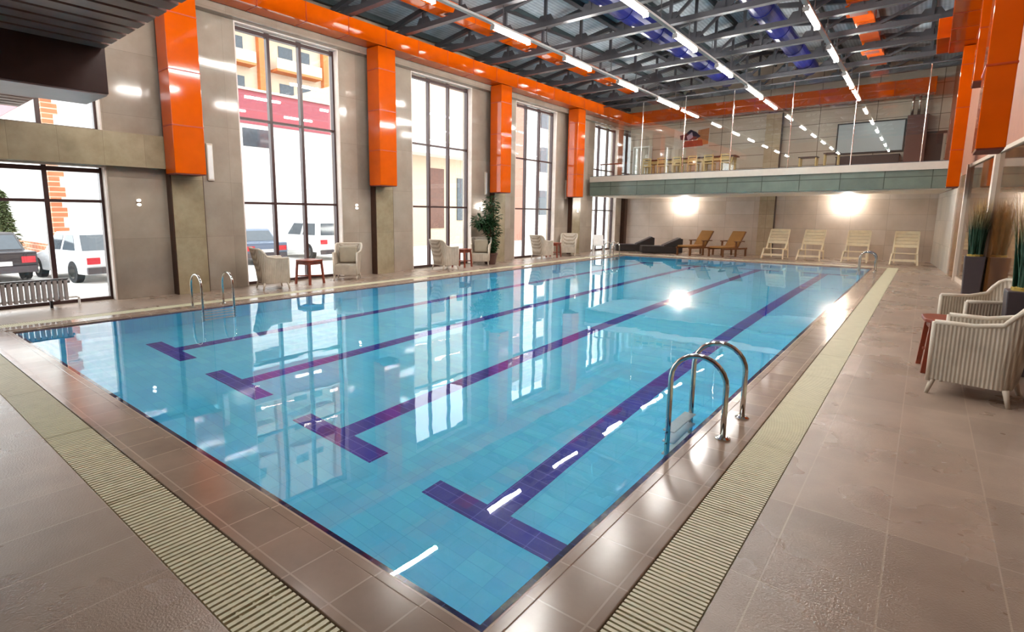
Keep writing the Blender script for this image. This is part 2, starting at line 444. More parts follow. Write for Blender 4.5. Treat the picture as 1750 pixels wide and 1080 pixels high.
# ------------------------------------------------------------------ back wall, right wall, wall behind, ceiling
struct(box(WREC-.42, WR+.3, WB, WB+.3, 0, 3.2).build('wall_back', 'marble_y'))
struct(box(WREC-.42, WR+.3, WB, WB+.3, 3.2, ZT).build('wall_upper', 'marble_up'))
struct(box(WREC-.42, WR+.3, WF-.3, WF, 0, ZT).build('wall_front', 'pinkwall'))
struct(MB().prism([(XR(WF), WF), (XR(WF)+.3, WF), (XR(WB)+.3, WB), (XR(WB), WB)], 'Z', 0, ZT).build('wall_right', 'pinkwall'))
rc = MB()
RX = -5.55; RE, RR = 6.98, 8.2
for z0, z1, xa, xb in ((RE, RR, WREC-.42, RX), (RR, RE-.1, RX, WR+.5)):
    rc.hexa([(xa, WF, z0), (xb, WF, z1), (xb, WB+.3, z1), (xa, WB+.3, z0), (xa, WF, z0+.12), (xb, WF, z1+.12), (xb, WB+.3, z1+.12), (xa, WB+.3, z0+.12)])
ceil = struct(rc.build('ceiling', 'deckroof'))
def rz(x): return RE+(RR-RE)*((x-(WREC-.42))/(RX-(WREC-.42)) if x < RX else (1.18-x)/(1.18-RX)*.82+.18)
XN = [-12.1+1.3*i for i in range(11)]
XE = 1.18
for x in XN[:-1]:
    box(x-.04, x+.04, WF, WB, rz(x)-.14, rz(x)-.003).build('purlin', 'purlin', ceil)

# trusses
TZ = 6.66
def truss():
    t = thing('roof_truss', '', 'roof truss', (0, 0, 0), 0, 'steel roof trusses over the pool')
    top = lambda x: rz(x)-.22
    x0, x1 = WREC+.05, .9
    m = MB(); m.box(x0, x1, -.07, -.01, TZ-.06, TZ+.06); m.box(x0, x1, .01, .07, TZ-.06, TZ+.06); m.box(x0, x1, -.085, .085, TZ-.07, TZ-.05)
    m.build('bottom_chord', 'steel', t)
    m = MB(); m.bar((x0, 0, top(x0)), (RX, 0, top(RX)), .12, .12); m.bar((RX, 0, top(RX)), (x1, 0, top(x1)), .12, .12)
    m.build('top_chord', 'steel', t)
    for x in XN[1:-1]:
        MB().bar((x, 0, TZ), (x, 0, top(x)), .07, .07).build('vertical_strut', 'steel', t)
        MB().prism([(x-.28, TZ+.05), (x+.28, TZ+.05), (x+.16, TZ+.24), (x-.16, TZ+.24)], 'Y', -.008, .008).build('gusset_plate', 'steel', t)
    for i, (a, b) in enumerate(zip(XN, XN[1:])):
        m = MB()
        if (a+b)/2 < RX: m.bar((max(a, x0), 0, top(max(a, x0))), (b, 0, TZ), .07, .07)
        else: m.bar((a, 0, TZ), (min(b, x1), 0, top(min(b, x1))), .07, .07)
        m.build('diagonal_strut', 'steel', t)
    return t
TY = [24.1-1.9*i for i in range(12)]
tr0 = truss(); first = True
for i, y in enumerate(TY):
    lab = 'grey steel roof truss, %s from the far wall' % ORD[i] if i > 1 else ['grey steel roof truss above the balcony, nearest the far wall', 'grey steel roof truss just in front of the balcony glass, second from the far wall'][i]
    if i == 0: tr0.location = (0, y, 0); tr0['label'] = lab
    else: dup(tr0, (0, y, 0), 0, lab)

# ducts
def vduct(label, x0, x1, y0, y1, z0, z1, grp):
    t = thing('air_duct', label, 'air duct', ((x0+x1)/2, (y0+y1)/2, z0), 0, grp)
    hx, hy = (x1-x0)/2, (y1-y0)/2
    box(-hx, hx, -hy, hy, .02, z1-z0).build('shaft', 'orange', t, bevel=.008)
    n = int((z1-z0)/1.05)
    for i in range(n):
        z = .95+i*1.05
        box(-hx-.006, hx+.006, -hy-.006, hy+.006, z-.012, z+.012).build('seam', 'orange_seam', t)
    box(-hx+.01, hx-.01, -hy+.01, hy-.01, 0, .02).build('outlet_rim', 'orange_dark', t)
    return t
for y, l in ((4.85, 'orange square duct hanging on the nearest pillar, left side of the hall'), (10.1, 'orange square duct on the pillar between the first two tall windows'),
             (15.5, 'orange square duct hanging above the leafy potted plant'), (20.8, 'orange square duct beside the left end of the balcony')):
    vduct(l, -11.97, -11.5, y-.3, y+.3, 2.48, 6.10, 'orange ducts on the window wall')
def hduct(label, x0, x1, y0, y1, z0, z1, along, grp, step=1.25, mat='orange', seam='orange_seam'):
    t = thing('air_duct', label, 'air duct', ((x0+x1)/2, (y0+y1)/2, z0), 0, grp)
    hx, hy, h = (x1-x0)/2, (y1-y0)/2, z1-z0
    box(-hx, hx, -hy, hy, 0, h).build('trunk', mat, t, bevel=.008)
    L = hy if along == 'Y' else hx
    k = int(2*L/step)
    for i in range(1, k+1):
        u = -L+i*2*L/(k+1)
        if along == 'Y': box(-hx-.007, hx+.007, u-.012, u+.012, -.007, h+.007).build('seam', seam, t)
        else: box(u-.012, u+.012, -hy-.007, hy+.007, -.007, h+.007).build('seam', seam, t)
    return t
G = 'long orange ducts under the roof'
hduct('long orange duct running above the tall windows along the left wall', -11.97, -11.48, -2, 25.75, 6.12, 6.56, 'Y', G)
hduct('orange duct running along the far wall above the balcony', -11.97, -.2, 25.8, 26.35, 6.12, 6.66, 'X', G)
GR = 'orange ducts on the right wall'
vduct('wide orange duct hanging nearest on the right wall, above the chairs', .35, .61, 8.75, 9.4, 2.48, 5.98, GR)
vduct('orange duct hanging far down the right wall by the balcony end', .29, .55, 18.9, 19.5, 2.48, 5.98, GR)
vduct('short orange duct between the two long ones on the right wall', .4, .64, 14.0, 14.7, 4.2, 5.98, GR)
t = hduct('orange trunk duct high along the right wall', .0, .6, 2.5, 19.6, 6.0, 6.56, 'Y', G)
box(-.55, -.3, 6.9, 8.5, .02, .5).build('side_outlet', 'orange', t, bevel=.01)
# ducts up between the trusses
t = hduct('thin orange duct up in the trusses over the left lamp row', -10.25, -9.85, 3, 22.4, 6.8, 7.1, 'Y', 'orange ducts among the trusses', 1.9)
t = hduct('orange duct with square outlets up in the trusses at right', -2.0, -1.55, 4, 23.5, 6.8, 7.2, 'Y', 'orange ducts among the trusses', 1.9)
for y in (10.5, 13.7, 16.8, 20.9):
    yy = y-13.75
    o = MB(); s = .2
    o.box(-.27, .25, yy-.25, yy+.25, -.16, .0)
    ob = o.build('outlet', 'orange', t, bevel=.01)
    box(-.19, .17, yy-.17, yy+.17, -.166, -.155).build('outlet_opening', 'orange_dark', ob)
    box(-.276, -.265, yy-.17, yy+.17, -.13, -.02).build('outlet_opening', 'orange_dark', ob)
for x, l in ((-6.6, 'dark blue round duct up in the trusses, left of the middle lamp row'), (-3.8, 'dark blue round duct up in the trusses, right of the middle lamp row')):
    t = thing('round_duct', l, 'air duct', (x, 12, 7.05), 0, 'blue round ducts among the trusses')
    MB().tube([(0, -9, 0), (0, 11.5, 0)], .28, 16).build('pipe', 'blue', t, smooth=False)
    for i in range(10): MB().tube([(0, -8.6+2.1*i, 0), (0, -8.55+2.1*i, 0)], .30, 16).build('collar', 'blue', t)

# lamp rows
rows = [(-8.15, 'left', 'nearest the window wall'), (-5.1, 'middle', 'over the middle of the pool'), (-2.37, 'right', 'over the right lane')]
TUBES = [(.1, 1.55), (3.5, 5.0), (6.95, 8.45), (10.38, 11.85), (13.62, 15.12), (17.0, 18.5), (20.35, 21.85), (21.9, 22.55)]
def lamp(L):
    t = thing('tube_lamp', '', 'lamp', (0, 0, 0), 0, 'tube lamps in rows under the trusses')
    box(-.035, .035, 0, L, .04, .07).build('housing', 'track', t)
    MB().tube([(-.0, .02, .0), (0, L-.02, .0)], .045, 10).build('tube', 'tube', t, smooth=True)
    for y in (.0, L-.02): box(-.06, .06, y, y+.02, -.05, .045).build('end_cap', 'track', t)
    return t
l0, l1 = lamp(1.5), lamp(.65); used = set()
for x, nm, where in rows:
    k = thing('lamp_track', 'thin metal track carrying the %s row of tube lamps' % nm, 'lamp track', (x, 0, 6.07), 0, 'lamp tracks')
    box(-.05, .05, -2, 22.6, 0, .05).build('rail', 'track', k)
    for y in TY[1:]: MB().tube([(0, y, .05), (0, y, 6.6-6.07)], .012, 6).build('hanger', 'steel', k)
    n = len(TUBES)
    for i, (a, b) in enumerate(TUBES):
        src = l0 if i < n-1 else l1
        lab = 'bright tube lamp in the %s row, %s from the far end' % (nm, ORD[n-1-i])
        if i == n-1: lab = 'short bright tube lamp ending the %s row at the balcony glass' % nm
        if src not in used: used.add(src); src.location = (x, a, 6.0); src['label'] = lab
        else: dup(src, (x, a, 6.0), 0, lab)
# ------------------------------------------------------------------ balcony and what stands on it
bl = thing('balcony', 'pale concrete balcony with grey green fascia across the far end of the hall', 'balcony', (0, BY, 0))
MB().prism([(WL, 0), (.45, 0), (XR(WB)-.03, WB-BY-.01), (WL, WB-BY-.01)], 'Z', BZ-.24, BZ).build('slab', 'concrete', bl)
box(WL, .45, .04, .14, 2.62, BZ-.24).build('fascia', 'fascia', bl)
MB().prism([(WL, .14), (.5, .14), (XR(WB)-.02, WB-BY-.01), (WL, WB-BY-.01)], 'Z', 2.58, 2.64).build('soffit', 'soffit', bl)
gp = thing('glass_partition', 'full height glass partition standing on the balcony edge', 'glass partition', (0, BY+.08, BZ), 0)
gx = [-11.46, -9.65, -7.88, -6.07, -4.09, -2.2, -.35, .45]
for a, b in zip(gx, gx[1:]):
    box(a+.006, b-.006, 0, .012, .03, 3.0).build('pane', 'glass_in', gp)
for x in gx[1:-1]: MB().tube([(x, -.012, 0), (x, -.012, 3.0)], .016, 8).build('joint_rod', 'chrome', gp)
box(WL, .45, -.02, .03, 0, .03).build('floor_rail', 'steel', gp); box(WL, .45, -.02, .03, 3.0, 3.04).build('head_rail', 'steel', gp)
# pilasters
for l, z0, z1, y in (('travertine pilaster on the lower far wall between the wooden and pale loungers', 0, 2.58, WB), ('travertine pilaster on the upper far wall behind the balcony glass', BZ, 6.1, WB)):
    t = thing('pilaster', l, 'pillar', (-5.45, y-.012, z0), 0)
    box(-.3, .3, -.22, 0, 0, z1-z0).build('shaft', 'pilaster', t); box(.3, .33, -.2, 0, 0, z1-z0).build('dark_strip', 'brown_clad', t)  # shaft, plus a dark brown strip along its right side
# wall lamps below
def wall_lamp(label, x):
    t = thing('wall_lamp', label, 'lamp', (x, WB, 2.25), 0, 'wall lamps under the balcony')
    box(-.06, .06, -.03, 0, -.1, .1).build('back_plate', 'chrome', t)
    MB().lathe([(.02, -.13), (.07, -.11), (.09, 0), (.07, .11), (.02, .13)], 14, (0, -.11)).build('shade', 'sconce', t, smooth=True)
wall_lamp('glowing wall lamp under the balcony above the wooden loungers', -9.05); wall_lamp('glowing wall lamp under the balcony above the pale loungers', -2.55)
def lamp_glint(label, y, x=WREC):  # glowing parts added in place of lamp reflections in the glossy panels
    t = thing('lamp_reflection', label, 'lamp', (x, y, 1.92), 0, 'lamp reflections on the window wall')
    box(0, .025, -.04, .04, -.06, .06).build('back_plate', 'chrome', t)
    for z in (-.045, .04): MB().tube([(.025, 0, z), (.07, 0, z)], .028, 10).build('lens', 'lamp_glint', t)  # pair of glowing discs for the double reflection, no fitting there
lamp_glint('reflected lamp glow on the panel right of the wide left window', 4.08); lamp_glint('reflected lamp glow on the panel left of the second orange duct', 9.5)
lamp_glint('reflected lamp glow on the panel behind the leafy plant', 15.0); lamp_glint('reflected lamp glow on the pillar under the fourth orange duct', 21.5, WL)
# upstairs things
UY = WB
p = thing('poster', 'framed colourful poster on the upper far wall, red and orange with a dark figure', 'poster', (-8.95, UY-.02, 4.9))
box(-.82, .82, -.02, 0, 0, .95).build('board', 'poster_w', p)
MB().prism([(-.42, .05), (.55, .08), (.5, .36), (-.3, .34)], 'Y', -.026, -.02).build('red_field', 'poster_r', p)
MB().prism([(.3, .1), (.78, .14), (.8, .86), (.3, .8)], 'Y', -.024, -.02).build('orange_field', 'poster_o', p)
MB().prism([(-.55, .62), (-.3, .66), (-.05, .86), (.2, .74), (.42, .52), (.22, .38), (-.1, .36), (-.5, .42)], 'Y', -.03, -.02).build('dark_shape', 'poster_n', p)
MB().prism([(-.22, .56), (.02, .74), (.08, .5), (-.15, .36)], 'Y', -.033, -.02).build('pale_shape', 'poster_l', p)
s = thing('projection_screen', 'large pale blue grey screen in a dark frame on the upper far wall', 'screen', (-2.05, UY-.03, 4.2))
box(-1.1, 1.1, -.05, 0, 0, 1.22).build('frame', 'black', s); box(-1.05, 1.05, -.058, -.05, .06, 1.17).build('panel', 'screen', s)
c = thing('low_cabinet', 'long low dark cabinet under the screen upstairs', 'cabinet', (-2.05, UY-.5, BZ))
box(-1.0, 1.0, 0, .45, .06, .6).build('body', 'beam_dark', c); box(-1.02, 1.02, -.02, .47, .6, .64).build('top', 'black', c)
for x in (-.5, .5): box(x-.47, x+.47, -.02, 0, .1, .56).build('door', 'beam_dark', c)
box(-.95, .95, .05, .4, 0, .06).build('plinth', 'black', c)
b = thing('pipe_boxing', 'red brown boxed column on the balcony with three shiny pipes above', 'column', (-.62, UY-.6, BZ))
box(-.3, .3, 0, .5, 0, 2.0).build('casing', 'box_brown', b, bevel=.01)
for x in (-.2, .0, .2): MB().tube([(x, .25, 2.0), (x, .25, 3.1)], .05, 10).build('pipe', 'chrome', b, smooth=True)
d = thing('door_1', '', '', (-.06, UY, BZ)); del d['label']; del d['category']; d['kind'] = 'structure'
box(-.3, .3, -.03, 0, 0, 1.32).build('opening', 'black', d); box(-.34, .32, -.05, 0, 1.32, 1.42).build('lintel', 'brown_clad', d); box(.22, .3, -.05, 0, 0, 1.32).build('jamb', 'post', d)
# long counter and stools upstairs
t = thing('long_table', 'long light wood table with a dark top near the left of the balcony', 'table', (-8.2, 24.6, BZ))
box(-1.9, 1.9, -.35, .35, .70, .76).build('tabletop', 'beam_dark', t); box(-1.8, 1.8, -.3, .3, .58, .7).build('apron', 'lightwood', t)
for x in (-1.75, -.6, .6, 1.75):
    for y in (-.27, .27): box(x-.04, x+.04, y-.04, y+.04, 0, .58).build('leg', 'lightwood', t)
def stool(label, x, y, rz=0, src=[None]):
    if src[0] is None:
        t = thing('wooden_chair', label, 'chair', (x, y, BZ), rz, 'light wood chairs at the long table upstairs')
        box(-.2, .2, -.2, .2, .42, .46).build('seat', 'lightwood', t, bevel=.01)
        for a in (-.17, .17):
            box(a-.02, a+.02, -.19, -.15, 0, .42).build('leg', 'lightwood', t); box(a-.02, a+.02, .15, .19, 0, .78).build('leg', 'lightwood', t)
        bk = MB()
        for z in (.56, .66, .76): bk.box(-.17, .17, .155, .175, z-.025, z+.025)
        bk.build('backrest', 'lightwood', t); src[0] = t
    else: dup(src[0], (x, y, BZ), rz, label)
for i in range(6):
    stool('light wood chair in front of the long table upstairs, %s from the left' % ORD[i], -9.85+.66*i, 24.0, PI)
t = thing('side_table', 'small light wood table upstairs left of the screen', 'table', (-3.75, 24.7, BZ))
box(-.32, .32, -.25, .25, .5, .54).build('tabletop', 'beam_dark', t)
for x in (-.27, .27):
    for y in (-.2, .2): box(x-.025, x+.025, y-.025, y+.025, 0, .5).build('leg', 'lightwood', t)
dup(t, (-3.0, 24.75, BZ), 0, 'small light wood table upstairs touching the screen corner', None, (.8, .9, 1.2))
w = thing('display_cabinet', 'narrow pale glazed cabinet standing upstairs at the left end', 'cabinet', (-11.2, 26.3, BZ))
box(-.42, .42, 0, .4, 0, .1).build('plinth', 'white_pl', w); box(-.42, -.38, 0, .4, .1, 1.6).build('side_panel', 'white_pl', w); box(.38, .42, 0, .4, .1, 1.6).build('side_panel', 'white_pl', w)
box(-.42, .42, .38, .4, .1, 1.6).build('back_panel', 'reveal', w); box(-.42, .42, 0, .4, 1.6, 1.66).build('top', 'white_pl', w)
for a, b2 in ((-.37, -.03), (.03, .37)): box(a, b2, -.005, .005, .12, 1.58).build('door', 'glass_in', w)
t = thing('handrail', 'short brown handrail on the balcony beside the last window', 'handrail', (-11.2, 23.4, BZ))
MB().tube([(-.7, 0, .6), (.6, 0, .6)], .03, 8).build('rail', 'redwood', t)
for x in (-.65, 0, .55): MB().tube([(x, 0, 0), (x, 0, .6)], .018, 8).build('post', 'steel', t)

# ------------------------------------------------------------------ mezzanine over the camera
mz = thing('mezzanine', 'dark timber slatted soffit of the near balcony overhead at top left', 'balcony', (0, 0, 0))
box(-7.6, 1.9, WF+.02, 2.27, 3.66, 3.9).build('deck', 'beam_dark', mz); box(WL+.02, -8.43, WF+.02, 2.27, 3.53, 3.9).build('deck', 'beam_dark', mz)
for a, b, z in ((-7.58, 1.9, 3.6), (WL+.03, -8.45, 3.47)):
    m = MB(); n = int((b-a)/.27)
    for i in range(n): m.box(a+i*.27+.01, a+i*.27+.215, WF+.02, 2.3, z, z+.055)
    m.build('slats', 'soffit_dark', mz)
box(-8.43, -7.6, WF+.02, 2.32, 3.10, 3.9).build('beam', 'beam_dark', mz)
box(-8.42, -7.61, WF+.02, 2.31, 3.08, 3.10).build('beam_underside', 'beam_sheen', mz)  # thin sheet carrying the beam's reflected light as colour

# ------------------------------------------------------------------ right wall glazing, posts, column
def seg(y0, y1, a, b, z0, z1):     # a slab lying along the askew right wall, from a to b in front of it
    return MB().prism([(XR(y0)-b, y0), (XR(y0)-a, y0), (XR(y1)-a, y1), (XR(y1)-b, y1)], 'Z', z0, z1)
t = thing('wall_column', 'pale grey tiled column at the right end of the balcony', 'column', (0, 0, 0))
seg(21.5, 26.75, .004, .03, 0, 2.57).build('shaft', tiled('column_tile', (186, 178, 166), (168, 160, 148), (130, 122, 112), (.6, .8), .006, .3, 'YZ'), t)
seg(21.4, 21.5, .004, .06, 0, 3.0).build('edge_trim', 'post', t)
t = thing('wall_panel', 'brown stone panel between the grey column and the right glass wall', 'wall panel', (0, 0, 0))
seg(19.75, 21.38, .004, .03, 0, 2.9).build('slab', plain('brown_stone', (128, 80, 36), .2, var=.4, vscale=3), t)
g = thing('glazed_partition', 'brown reflective glass partition with pale metal posts along the right wall', 'glass partition', (0, 0, 0))
PY = [-2.9, 3.2, 7.4, 11.6, 15.8, 19.65]
for a, b in zip(PY, PY[1:]): seg(a+.08, b-.08, .006, .03, .12, 3.02).build('pane', 'glass_dark', g)
for y in PY:
    k = .1 if y < 19 else .07
    seg(y-k, y+k, .004, .10, 0, 3.1).build('post', 'post', g)
for a, b in zip(PY, PY[1:]):
    seg(a+.1, b-.1, .004, .07, 3.02, 3.1).build('head_rail', 'post', g); seg(a+.1, b-.1, .004, .06, 0, .12).build('bottom_rail', 'post', g)

# ------------------------------------------------------------------ pool ladders
def ladder(label, x, y, rz, steps=True):
    """local: deck feet at x=0, pool side towards -x, rails at y=+-.285"""
    t = thing('pool_ladder', label, 'pool ladder', (x, y, 0), rz, 'stainless pool ladders')
    for s in (-1, 1):
        yy = s*.285
        pts = [(0, yy, 0), (0, yy, .41)]
        for i in range(1, 12):
            a = PI*i/12
            pts.append((-.21+.21*math.cos(a), yy, .41+.21*math.sin(a)))
        pts += [(-.42, yy, .41), (-.42, yy, -.03), (-.42, yy, -.95), (-.37, yy, -1.02)]
        r = MB().tube(pts, .021, 10).build('rail', 'steel_bright', t, smooth=True)
        MB().lathe([(.055, 0), (.055, .012), (.03, .022)], 16, (0, yy)).build('foot_flange', 'steel_bright', r, smooth=False)
    for z in (-.10, -.34, -.6, -.85):
        st = box(-.47, -.37, -.27, .27, z-.012, z+.012).build('tread', 'tread', t, bevel=.006)
        for s in (-1, 1): MB().tube([(-.42, s*.255, z), (-.42, s*.325, z)], .013, 8).build('bolt', 'steel_bright', st)
    return t
A = ladder('stainless pool ladder at the near right edge of the pool', -1.045, 4.54, 0)
dup(A, (-10.2, 4.44, 0), PI, 'stainless pool ladder at the left edge by the nearest pillar')
dup(A, (-1.1, 21.1, 0), 0, 'stainless pool ladder at the far right corner of the pool')
dup(A, (-10.2, 20.95, 0), PI, 'stainless pool ladder at the far left corner of the pool')

# ------------------------------------------------------------------ wicker armchairs and tables
def upath(hw, d, r, n=5):
    """U outline: front-left -> back -> front-right (front is -y)"""
    p = [(-hw, -d), (-hw, -d*.4), (-hw, .0), (-hw, d-r)]
    for i in range(1, n): a = PI-PI/2*i/n; p.append((-hw+r+r*math.cos(a), d-r+r*math.sin(a)))
    p += [(-hw+r, d), (-hw*.35, d), (hw*.35, d), (hw-r, d)]
    for i in range(1, n): a = PI/2-PI/2*i/n; p.append((hw-r+r*math.cos(a), d-r+r*math.sin(a)))
    return p+[(hw, d-r), (hw, 0), (hw, -d*.4), (hw, -d)]
def armchair(label, loc, rz, grp, pillow=False, fabric='cushion'):
    t = thing('wicker_armchair', label, 'armchair', loc, rz, grp)
    hw, d, r = .31, .29, .12
    P = upath(hw, d, r); out = []; inn = []; n = len(P)
    def top(y): 
        k = max(0, min(1, (y-d*.45)/(d*.5))); return .71+.22*(k*k*(3-2*k))
    rows_ = []
    for i, (x, y) in enumerate(P):
        h = top(y); fl = .012+.11*max(0, (y-d*.4)/(d*.6)); L = math.hypot(x, y) or 1
        ox, oy = (x/L, y/L) if y > d-r-.001 else ((1 if x > 0 else -1), 0)
        th = .035
        b0 = (x, y, .15); b1 = (x+ox*fl*.3, y+oy*fl*.3, .42); b2 = (x+ox*fl, y+oy*fl*1.4, h)
        i2 = (x+ox*fl-ox*th, y+oy*fl*1.4-oy*th, h); i0 = (x-ox*th, y-oy*th, .15)
        rows_.append([b0, b1, b2, i2, i0])
    m = MB(); m.grid(rows_, closed=True)
    m.b.verts.ensure_lookup_table()
    m.b.faces.new([m.b.verts[k] for k in range(5)][::-1]); m.b.faces.new([m.b.verts[len(P)*5-5+k] for k in range(5)])
    m.build('shell', 'wicker_y', t)
    MB().tube([((a[2][0]+a[3][0])/2, (a[2][1]+a[3][1])/2, a[2][2]) for a in rows_], .024, 8).build('rim', 'rim', t, smooth=True)
    for i, sgn in ((0, -1), (-1, 1)):
        a = rows_[i]; MB().tube([((a[0][0]+a[4][0])/2, -d, .13), ((a[2][0]+a[3][0])/2, -d, .71)], .022, 8).build('front_rim', 'rim', t, smooth=True)
    box(-hw+.03, hw-.03, -d, -d+.03, .15, .38).build('front_apron', 'wicker', t)
    box(-hw+.03, hw-.03, -d+.02, d-.03, .35, .41).build('seat', 'wicker', t, bevel=.015)
    for sx in (-1, 1):
        for sy in (-1, 1):
            MB().taper((sx*(hw-.03), sy*(d-.035), .16), (sx*(hw-.012), sy*(d-.0), 0), .026, .016).build('leg', 'leg_pale', t, smooth=True)
    if pillow:
        o = MB(); o.hexa([(-.23, .13, .44), (.23, .13, .44), (.23, .235, .42), (-.23, .235, .42), (-.24, .21, .86), (.24, .21, .86), (.24, .29, .86), (-.24, .29, .86)])
        o.build('cushion', fabric, t, bevel=.05, seg=4)
    return t
GA = 'wicker armchairs around the pool'
ch0 = armchair('beige wicker armchair nearest on the right, cut by the picture edge', (.50, 6.98, 0), -1.77, GA)
dup(ch0, (.62, 9.0, 0), -1.2, 'beige wicker armchair on the right behind the little table')
dup(ch0, (-11.5, 6.5, 0), PI-.25, 'grey beige wicker armchair left of the table at the first tall window')
dup(ch0, (-11.55, 12.42, 0), PI-.2, 'grey beige wicker armchair left of the table at the second tall window')
dup(ch0, (-11.6, 18.1, 0), PI-.2, 'grey beige wicker armchair left of the table at the third tall window')
dup(ch0, (-11.62, 20.2, 0), .45, 'grey beige wicker armchair right of the table at the third tall window')
ch1 = armchair('wicker armchair with a taupe cushion at the first tall window', (-11.65, 8.72, 0), .75, GA, True)
dup(ch1, (-11.65, 14.3, 0), .6, 'wicker armchair with a cushion just left of the leafy plant')
def small_table(label, loc, rz):
    t = thing('side_table', label, 'table', loc, rz, 'red brown side tables by the armchairs')
    MB().prism([(.27*math.cos(a)*min(1.18, 1/max(abs(math.cos(a)), abs(math.sin(a)))), .27*math.sin(a)*min(1.18, 1/max(abs(math.cos(a)), abs(math.sin(a))))) for a in [2*PI*k/32 for k in range(32)]], 'Z', .56, .6).build('tabletop', 'redwood', t, bevel=.008)
    a = MB()
    for s in (-1, 1): a.box(-.19, .19, s*.2-.012, s*.2+.012, .48, .56); a.box(s*.2-.012, s*.2+.012, -.19, .19, .48, .56)
    a.build('apron', 'redwood', t)
    for x in (-1, 1):
        for y in (-1, 1): MB().bar((x*.2, y*.2, .56), (x*.235, y*.235, 0), .045, .045).build('leg', 'redwood', t)
    st = MB(); st.bar((-.21, -.21, .2), (.21, .21, .2), .03, .03); st.bar((-.21, .21, .2), (.21, -.21, .2), .03, .03); st.build('stretcher', 'redwood', t)
    return t
tb = small_table('red brown side table between the two right hand armchairs', (.34, 7.86, 0), .1)
dup(tb, (-11.6, 7.55, 0), .2, 'red brown side table at the first tall window')
dup(tb, (-11.7, 13.4, 0), .2, 'red brown side table at the second tall window')
dup(tb, (-11.7, 19.15, 0), .2, 'red brown side table at the third tall window')

# white plastic chair near the far left ladder
t = thing('plastic_chair', 'white plastic chair beside the far left pool ladder', 'chair', (-11.0, 21.75, 0), .6)
box(-.25, .25, -.25, .25, .40, .44).build('seat', 'white_pl', t, bevel=.02)
MB().hexa([(-.24, .2, .44), (.24, .2, .44), (.24, .24, .44), (-.24, .24, .44), (-.22, .3, .86), (.22, .3, .86), (.22, .33, .86), (-.22, .33, .86)]).build('backrest', 'white_pl', t, bevel=.015)
for x in (-.22, .22):
    for y in (-.22, .22): MB().taper((x, y, .4), (x*1.1, y*1.1, 0), .025, .02).build('leg', 'white_pl', t)
    MB().tube([(x*1.1, -.22, .42), (x*1.15, -.22, .62), (x*1.1, .26, .64)], .02, 8).build('armrest', 'white_pl', t)

# ------------------------------------------------------------------ loungers at the far end
def slat_lounger(label, x, y, rz=0, src=[None]):
    if src[0] is not None: return dup(src[0], (x, y, 0), rz, label)
    t = thing('slatted_lounger', label, 'sun lounger', (x, y, 0), rz, 'pale slatted loungers along the far wall')
    w = .35
    # low folding chair: splayed front legs, thin seat, tall leaning back
    for s in (-1, 1):
        MB().bar((s*w, -.42, .40), (s*w, .2, .36), .05, .05).build('seat_rail', 'palewood', t)
        MB().bar((s*w, -.02, .36), (s*w*.97, .5, 1.16), .05, .055).build('back_rail', 'palewood', t)
        MB().bar((s*w*.9, .36, .86), (s*w*.9, .66, .0), .04, .05).build('leg', 'palewood', t)
        MB().bar((s*w, -.36, .42), (s*(w+.04), -.52, 0), .05, .055).build('leg', 'palewood', t)
    b = MB()
    for k in range(5):
        u = .36+k*.15; p = Vector((0, -.02+.54*u, .37+.8*u)); q = Vector((0, .54, .8)).normalized()*.062
        nrm = Vector((0, -.8, .54)).normalized()*.012
        b.hexa([(-w, *(p-q-nrm)[1:]), (w, *(p-q-nrm)[1:]), (w, *(p-q+nrm)[1:]), (-w, *(p-q+nrm)[1:]), (-w, *(p+q-nrm)[1:]), (w, *(p+q-nrm)[1:]), (w, *(p+q+nrm)[1:]), (-w, *(p+q+nrm)[1:])])
    b.build('back_slats', 'palewood', t)
    b = MB()
    for k in range(4): b.box(-w, w, -.44+k*.15, -.32+k*.15, .405-k*.01, .43-k*.01)
    b.build('seat_slats', 'palewood', t)
    box(-w, w, -.50, -.47, .13, .21).build('front_crossbar', 'palewood', t); src[0] = t
    return t
for x, l, a in ((-4.68, 'pale slatted wooden lounger right beside the pilaster', -.05), (-3.42, 'pale slatted wooden lounger, second right of the pilaster', -.05),
             (-1.95, 'pale slatted wooden lounger, third right of the pilaster', -.03), (-.5, 'pale slatted wooden lounger nearest the right wall', 0)):
    slat_lounger(l, x, 25.1, a)
def steamer(label, x, y, rz, src=[None]):
    if src[0] is not None: return dup(src[0], (x, y, 0), rz, label)
    t = thing('wooden_lounger', label, 'sun lounger', (x, y, 0), rz, 'teak loungers with mustard cushions')
    w = .34
    for s in (-1, 1):
        box(s*w-.025, s*w+.025, -1.0, .62, .30, .37).build('side_rail', 'teak', t)
        for yy in (-.92, -.1, .55): box(s*w-.03, s*w+.03, yy-.03, yy+.03, 0, .32 if yy != -.1 else .62).build('leg', 'teak', t)
        box(s*w-.04, s*w+.04, -.2, .42, .62, .66).build('armrest', 'teak', t, bevel=.01)
        MB().bar((s*(w-.05), .05, .36), (s*(w-.05), .55, 1.05), .045, .05).build('back_post', 'teak', t)
    MB().hexa([(-.3, -.98, .37), (.3, -.98, .37), (.3, .08, .37), (-.3, .08, .37), (-.3, -.98, .44), (.3, -.98, .44), (.3, .04, .45), (-.3, .04, .45)]).build('seat_cushion', 'mustard', t, bevel=.025)
    MB().hexa([(-.3, .02, .44), (.3, .02, .44), (.3, .1, .40), (-.3, .1, .40), (-.3, .5, 1.08), (.3, .5, 1.08), (.3, .57, 1.04), (-.3, .57, 1.04)]).build('back_cushion', 'mustard', t, bevel=.025)
    src[0] = t; return t
steamer('teak lounger with mustard cushion, left of the pair', -7.72, 24.9, -.4); steamer('teak lounger with mustard cushion, next to the pilaster', -6.4, 24.95, -.38)
